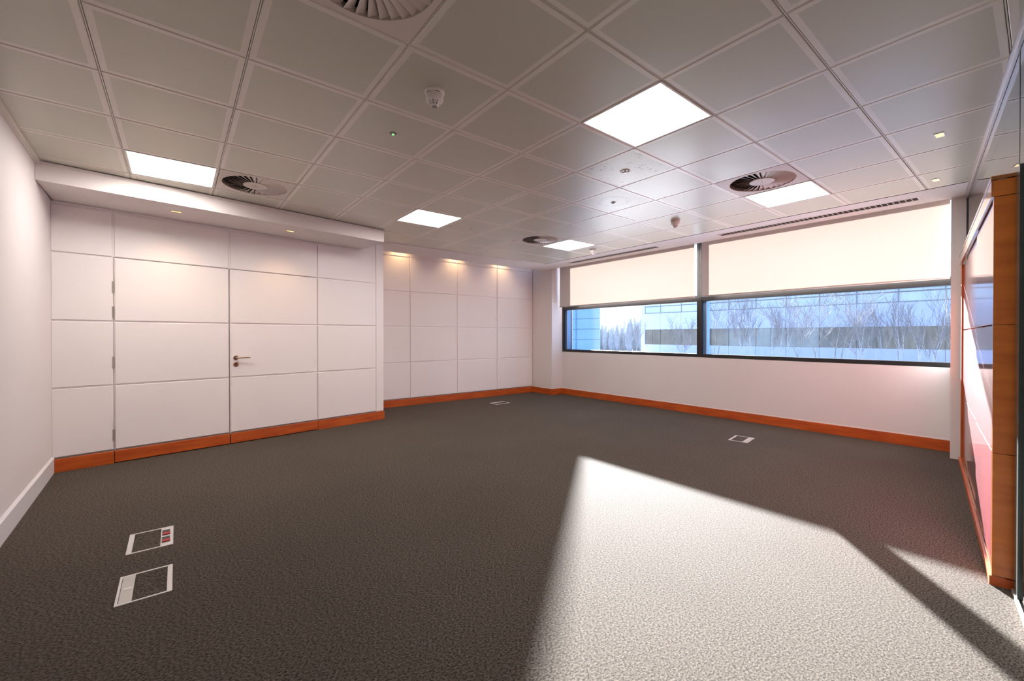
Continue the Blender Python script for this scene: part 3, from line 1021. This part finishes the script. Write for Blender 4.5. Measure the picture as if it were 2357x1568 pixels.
MB().box(-0.030, -0.014, 0.022, 0.085, 0.014, CAB_H).build('edge_post', 'post_green', gw)
m = MB()
m.box(-3.74, -0.020, 0.0, 0.085, 0.020, 0.010)
m.box(-3.74, 0.010, 0.010, 0.085, 0.020, 0.022)
m.box(-3.74, -0.020, 0.010, 0.085, -0.010, 0.022)
m.build('floor_channel', 'alu', gw)
MB().box(3.095, -0.012, CAB_H, 3.12, 0.012, CEIL - 0.031).build('wall_joint', 'gap_dark', gw)

# ------------------------------------------------------------------ red storage cabinet (local +y faces the room)
CP = Vector((3.226, 0.167))
CQ = Vector((6.150, 0.534))
C_ANG = math.atan2(CQ.y - CP.y, CQ.x - CP.x)
C_LEN = (CQ - CP).length
cab = empty('storage_cabinet', (CP.x, CP.y, 0), C_ANG)
tag(cab, 'tall glossy red storage cabinet with cherry wood end beside the glass', 'cabinet')
DEP = 0.46
PL = 0.045
CR = [PL + 0.006, 0.667, 1.315, 1.958]
MB().box(0.016, -DEP, PL, C_LEN, -0.045, CAB_H - 0.018).build('carcass', 'wood_end', cab)
MB().box(-0.003, -DEP, CAB_H - 0.018, C_LEN + 0.01, 0.008, CAB_H).build('top_board', 'lacquer_wood', cab)
MB().box(0.000, -0.10, 0.0, C_LEN, 0.006, PL).build('plinth', 'wood_skirt', cab)
for k in range(4):
    z0 = CR[k]
    z1 = CR[k + 1] if k < 3 else CAB_H - 0.020
    m = MB()
    e = 0.002
    # end panels: thin boards on the side facing the camera
    y0, y1 = -DEP, -0.002
    m.box(0.0, y0, z0 + e, 0.016, y1, z1 - e)
    m.build('end_panel', 'wood_end', cab)
MB().box(0.004, -0.012, CR[3] + 0.002, C_LEN + 0.01, 0.006, CAB_H - 0.020).build('header', 'lacquer_wood', cab)
MB().box(0.004, -0.045, PL, 0.040, -0.002, CR[3]).build('stile', 'lacquer_wood', cab)
MB().box(C_LEN - 0.10, -0.045, PL, C_LEN, -0.006, CR[3]).build('stile', 'wood_skirt_x', cab)
cols = [0.046, 1.085, 2.060, C_LEN - 0.106]
proud = [(-0.010, -0.020, -0.030)] * 3
for c in range(3):
    for k in range(3):
        x0, x1 = cols[c] + 0.004, cols[c + 1] - 0.004
        z0, z1 = CR[k] + 0.004, CR[k + 1] - 0.004
        if k == 2:
            z1 -= 0.012
        if k == 0:
            z0 += 0.03
        f0 = (-0.006, -0.014, -0.020)[c]
        MB().slab(x0, z0, x1, z1, f0, f0 - 0.022, 0.003).build('door', 'lacquer_red', cab)
for c in (1, 2):
    MB().box(cols[c] - 0.003, -0.050, PL + 0.03, cols[c] + 0.003, -0.030, CR[3] - 0.012).build('divider', 'wood_end', cab)
MB().box(0.040, -0.046, PL, C_LEN - 0.10, -0.002, PL + 0.028).build('bottom_rail', 'lacquer_wood', cab)

# ------------------------------------------------------------------ floor boxes
def floor_box(label, cx, cy, rz, w, l, plate_side, sockets):
    """w along local x, l along local y; plate_side: which end of local y or x carries the wide plate"""
    root = empty('floor_box', (cx, cy, 0.0), rz)
    a, b_ = w / 2, l / 2
    t = 0.0035
    r = 0.011
    m = MB()
    m.box(-a, -b_, 0, a, -b_ + r, t)
    m.box(-a, b_ - r, 0, a, b_, t)
    m.box(-a, -b_ + r, 0, -a + r, b_ - r, t)
    m.box(a - r, -b_ + r, 0, a, b_ - r, t)
    m.build('frame', 'box_frame', root)
    pw = 0.050
    lx0, lx1 = -a + r + 0.002, a - r - 0.002
    if plate_side > 0:
        p0, p1 = a - r - pw, a - r
        lx1 = p0 - 0.002
        MB().box(-a + r, -b_ + r, 0.0005, -a + r + 0.014, b_ - r, t * 0.8).build('hinge_strip', 'box_frame', root)
        lx0 += 0.014
    else:
        p0, p1 = -a + r, -a + r + pw
        lx0 = p1 + 0.002
        MB().box(a - r - 0.010, -b_ + r, 0.0005, a - r, b_ - r, t * 0.8).build('hinge_strip', 'box_frame', root)
        lx1 -= 0.010
    pl = MB().box(p0, -b_ + r, 0.0, p1, b_ - r, t * 0.9).build('plate', 'box_plate' if not sockets else 'box_frame', root)
    MB().box(lx0, -b_ + r + 0.002, 0.0, lx1, b_ - r - 0.002, t * 0.7).build('carpet_lid', 'carpet', root)
    if sockets:
        for s in (-1, 1):
            cyy = s * 0.058
            so = MB().box(p0 + 0.006, cyy - 0.042, t * 0.9, p1 - 0.006, cyy + 0.042, t * 0.9 + 0.003).build('socket', 'plastic_black', root)
            MB().box(p0 + 0.009, cyy - 0.040, t * 0.9 + 0.003, p1 - 0.004, cyy - 0.004, t * 0.9 + 0.006).build('red_switch', 'plastic_red', so)
    else:
        MB().box(p0 + 0.012, -0.014, t * 0.9, p1 - 0.004, 0.010, t * 0.9 + 0.0016).build('catch', 'box_frame', pl)
        MB().box(p0 - 0.0005, -b_ + r + 0.01, t * 0.9, p0 + 0.002, b_ - r - 0.01, t * 0.9 + 0.0006).build('seam', 'gap_dark', pl)
    tag(root, label, 'floor box', 'carpet-lidded floor boxes')
floor_box('metal floor box with two red and black sockets in the dark carpet', -0.128, 3.423, 0, 0.214, 0.314, 1, True)
floor_box('near metal floor box with a wide scuffed plate on one side', -0.1275, 2.826, 0, 0.212, 0.308, -1, False)
floor_box('tiny far metal floor box in front of the far panels', 4.723, 6.325, R(90), 0.216, 0.314, 1, False)
floor_box('metal floor box lying in the shade below the wide window', 5.378, 2.293, R(98.6), 0.212, 0.312, -1, False)

# ------------------------------------------------------------------ outside: ground, office block, wing, trees
GZ = -1.6
mb = MB()
n = 24
gx0, gx1, gy0, gy1 = 6.95, 120.0, -40.0, 110.0
v, f = [], []
rnd = random.Random(9)
for i in range(n + 1):
    for j in range(n + 1):
        v.append((gx0 + (gx1 - gx0) * i / n, gy0 + (gy1 - gy0) * j / n, GZ + (rnd.uniform(-0.12, 0.12) if i > 0 else 0)))
for i in range(n):
    for j in range(n):
        a = i * (n + 1) + j
        f.append((a, a + n + 1, a + n + 2, a + 1))
gr = mb.add(v, f).build('ground', 'ground_snow')
tag(gr, 'pale frosty ground outside the windows', 'ground', kind='structure')

FXX = 45.0
ob = empty('office_building', (FXX, 0, 0))
FY0, FY1 = -22.0, 31.1
FTOP = 8.2
MB().box(0.25, FY0, GZ, 14.0, FY1, FTOP).build('core', 'facade_frame', ob)
def seg_wall(z0, z1, name):
    y = FY0
    cuts = [FY1 - 2.52 * k for k in range(0, 22)]
    for a, b_ in zip(cuts[1:], cuts[:-1]):
        MB().slab(a + 0.012, z0, b_ - 0.012, z1, 0.0, 0.25, 0.02).build(name, 'facade', ob)
# slab() works in x-z, so turn it: build spandrel boards directly
def board(y0, y1, z0, z1, x0, x1, name, mat, parent=ob):
    return MB().box(x0, y0, z0, x1, y1, z1).build(name, mat, parent)
CUT = [FY1]
while CUT[-1] > 1.0:
    CUT.append(CUT[-1] - 2.645)
CUT = CUT[::-1]
board(FY1 - 0.55, FY1, 0.2, 2.0, 0.0, 0.25, 'corner_panel', 'facade')
board(FY1 - 0.55, FY1, 3.93, 5.45, 0.0, 0.25, 'corner_panel', 'facade')
board(FY0, CUT[0], GZ, FTOP, 0.0, 0.25, 'end_wall', 'facade')
for q in range(len(CUT) - 1):
    a, b_ = CUT[q] + 0.015, CUT[q + 1] - 0.015
    for z0, z1 in ((GZ, 0.20), (2.00, 3.90), (5.50, FTOP)):
        board(a, b_, z0, z1, 0.0, 0.25, 'spandrel', 'facade')
    for z0, z1, mt in ((0.20, 2.00, 'facade_glass_low'), (3.93, 4.72, 'facade_glass_up'), (4.78, 5.48, 'facade_glass_up')):
        bb_ = b_ if q < len(CUT) - 2 else FY1 - 0.56
        if mt == 'facade_glass_low':
            mid = (a + bb_) / 2
            for c0, c1 in ((a + 0.03, mid - 0.02), (mid + 0.02, bb_ - 0.03)):
                board(c0, c1, z0 + 0.03, z1 - 0.03, 0.10, 0.14, 'window_pane', mt)
        else:
            board(a + 0.02, bb_ - 0.02, z0 + 0.02, z1 - 0.02, 0.10, 0.14, 'window_pane', mt)
    board(CUT[q] - 0.04, CUT[q] + 0.04, 3.92, 5.49, 0.05, 0.18, 'mullion', 'facade_frame')
board(CUT[0], FY1 - 0.55, 4.72, 4.78, 0.06, 0.18, 'transom', 'facade_frame')
board(CUT[0], FY1 - 0.55, 3.88, 3.98, 0.02, 0.18, 'window_sill', 'facade_frame')
tag(ob, 'long pale office block with two window bands behind the bare trees', 'building')

wg = empty('building_wing', (16.0, 13.37, 0))
MB().prism([(0.05, 0.05), (0.05, 12.0), (6.0, 18.0), (6.0, 5.8)], GZ, 4.66).build('core', 'wing_trim', wg)
zs = [GZ, 0.0, 0.53, 1.06, 1.58, 2.10, 2.63, 3.16, 3.70, 4.60]
for k in range(len(zs) - 1):
    MB().box(0.0, 0.02, zs[k] + 0.012, 0.05, 1.50, zs[k + 1] - 0.012).build('cladding_panel', 'wing_panel', wg)
    MB().box(0.0, 1.56, zs[k] + 0.012, 0.05, 6.0, zs[k + 1] - 0.012).build('cladding_panel', 'wing_panel', wg)
MB().box(-0.03, 1.50, GZ, 0.05, 1.56, 4.66).build('corner_strip', 'wing_trim', wg)
tag(wg, 'blue clad wing of this building close outside the smaller window', 'building')

# bare trees
def tree(name, label, x, y, height, stems, spread, mat, seed, levels=3, group='bare winter trees outside', twigs=True):
    rnd = random.Random(seed)
    root = empty(name, (x, y, GZ))
    def branch(mbt, mbw, p, d, length, r, lev):
        segs = 3
        q = p
        dirn = d
        for s in range(segs):
            nd = (dirn + Vector((rnd.uniform(-1, 1), rnd.uniform(-1, 1), rnd.uniform(-0.3, 0.6))) * 0.13).normalized()
            q2 = q + nd * (length / segs)
            ra = r * (1 - 0.22 * s)
            rb = r * (1 - 0.22 * (s + 1))
            ra, rb = max(ra, 0.0055), max(rb, 0.0045)
            (mbt if lev <= 1 else mbw).tube(q, q2, ra, rb, 5 if lev <= 1 else 3, 0, False)
            if lev < levels and (s > 0 or lev > 0):
                for _ in range(3 if lev == 1 else 2):
                    ax = Vector((rnd.uniform(-1, 1), rnd.uniform(-1, 1), 0)).normalized()
                    bd = (nd * 0.8 + ax * spread * rnd.uniform(0.5, 1.0) + Vector((0, 0, 0.25))).normalized()
                    branch(mbt, mbw, q2, bd, length * rnd.uniform(0.42, 0.62), rb * 0.5, lev + 1)
            q, dirn = q2, nd
    for s in range(stems):
        mt, mw = MB(), MB()
        off = Vector((rnd.uniform(-0.25, 0.25), rnd.uniform(-0.3, 0.3), -0.1)) * (stems > 1)
        lean = Vector((rnd.uniform(-0.15, 0.15), rnd.uniform(-0.25, 0.25) * (1 if stems > 1 else 0.3), 1)).normalized()
        branch(mt, mw, off, lean, height * 0.62, 0.050 if stems == 1 else 0.038, 0)
        tr = mt.build('trunk', mat, root)
        mw.build('twigs', 'twig', tr)
    tag(root, label, 'tree', group)
TR = [
    (1, 28, 13.43, 5.6, 3, 0.9, 'bark_grey', 'bushy grey bare tree just past the window mullion'),
    (2, 28, 11.45, 5.0, 3, 0.45, 'bark_birch', 'three-stemmed white birch, first birch right of the mullion'),
    (3, 29, 10.25, 4.9, 2, 0.45, 'bark_birch', 'twin-stemmed white birch, second birch right of the mullion'),
    (4, 28, 9.35, 4.8, 1, 0.40, 'bark_birch', 'slim single white birch left of the big grey trees'),
    (5, 26, 7.20, 6.2, 2, 1.0, 'bark_grey', 'big spreading grey bare tree in the middle of the wide window'),
    (6, 25, 6.30, 6.0, 2, 1.0, 'bark_grey', 'big spreading grey bare tree overlapping the middle birch'),
    (7, 28, 6.73, 4.6, 1, 0.45, 'bark_birch', 'thick white birch trunk beside the big grey trees'),
    (8, 28, 5.89, 4.6, 1, 0.40, 'bark_birch', 'white birch next right of the big grey trees'),
    (9, 28, 5.30, 4.5, 2, 0.45, 'bark_birch', 'leaning twin-stemmed white birch between single birches'),
    (10, 28, 4.50, 4.9, 2, 0.35, 'bark_birch', 'narrow upright twin birch under the dark facade stain'),
    (11, 28, 3.74, 4.5, 1, 0.50, 'bark_birch', 'stout white birch, third tree from the cabinet end of the window'),
    (12, 28, 3.40, 4.2, 1, 0.45, 'bark_birch', 'thin white birch, second tree from the cabinet end of the window'),
    (13, 28, 2.64, 4.6, 1, 0.55, 'bark_grey', 'grey bare tree at the very end of the wide window'),
    (14, 32, 24.0, 4.0, 2, 0.9, 'bark_grey', 'small bare tree in the bright gap beside the blue wing'),
    (15, 34, 25.0, 4.4, 2, 0.9, 'bark_grey', 'bare tree covering the left corner of the office block'),
    (16, 30, 17.2, 4.2, 2, 0.8, 'bark_grey', 'bare tree before the office block in the smaller window'),
]
KS = (0.86, 1.0, 1.14, 1.28)
for seed, x, y, h, st, spd, mt, lab in TR:
    k = {7: 1.34, 4: 1.20, 5: 0.80, 6: 0.98}.get(seed, KS[(seed * 3) % 4])
    x, y, h = x * k, y * k, (h - 2.86 - (0.55 if mt == 'bark_birch' else 0.25)) * k + 2.86
    tree('birch_tree' if mt == 'bark_birch' else 'bare_tree', lab, x, y, h, st, spd, mt, seed)

# misty belt of trees on the horizon, seen through the gap beside the office block
rnd = random.Random(21)
m = MB()
for q in range(240):
    y = 40 + 34 * q / 240 + rnd.uniform(-0.3, 0.3)
    x = 68 + rnd.uniform(-3, 3)
    h = rnd.uniform(3.9, 5.2) + 1.0 * math.sin(q * 0.05)
    w = rnd.uniform(0.35, 0.75)
    m.lathe([(0.12, GZ + h + rnd.uniform(0, 0.8)), (w * 0.5, GZ + h * 0.82), (w, GZ + h * 0.5), (w * 0.8, GZ + h * 0.2), (w * 0.3, GZ)], 7, 0, x, y, rnd.uniform(0, 1))
tl = m.build('treeline', 'shrub_grey')
tag(tl, 'misty grey belt of distant trees in the bright gap', 'trees', kind='stuff')
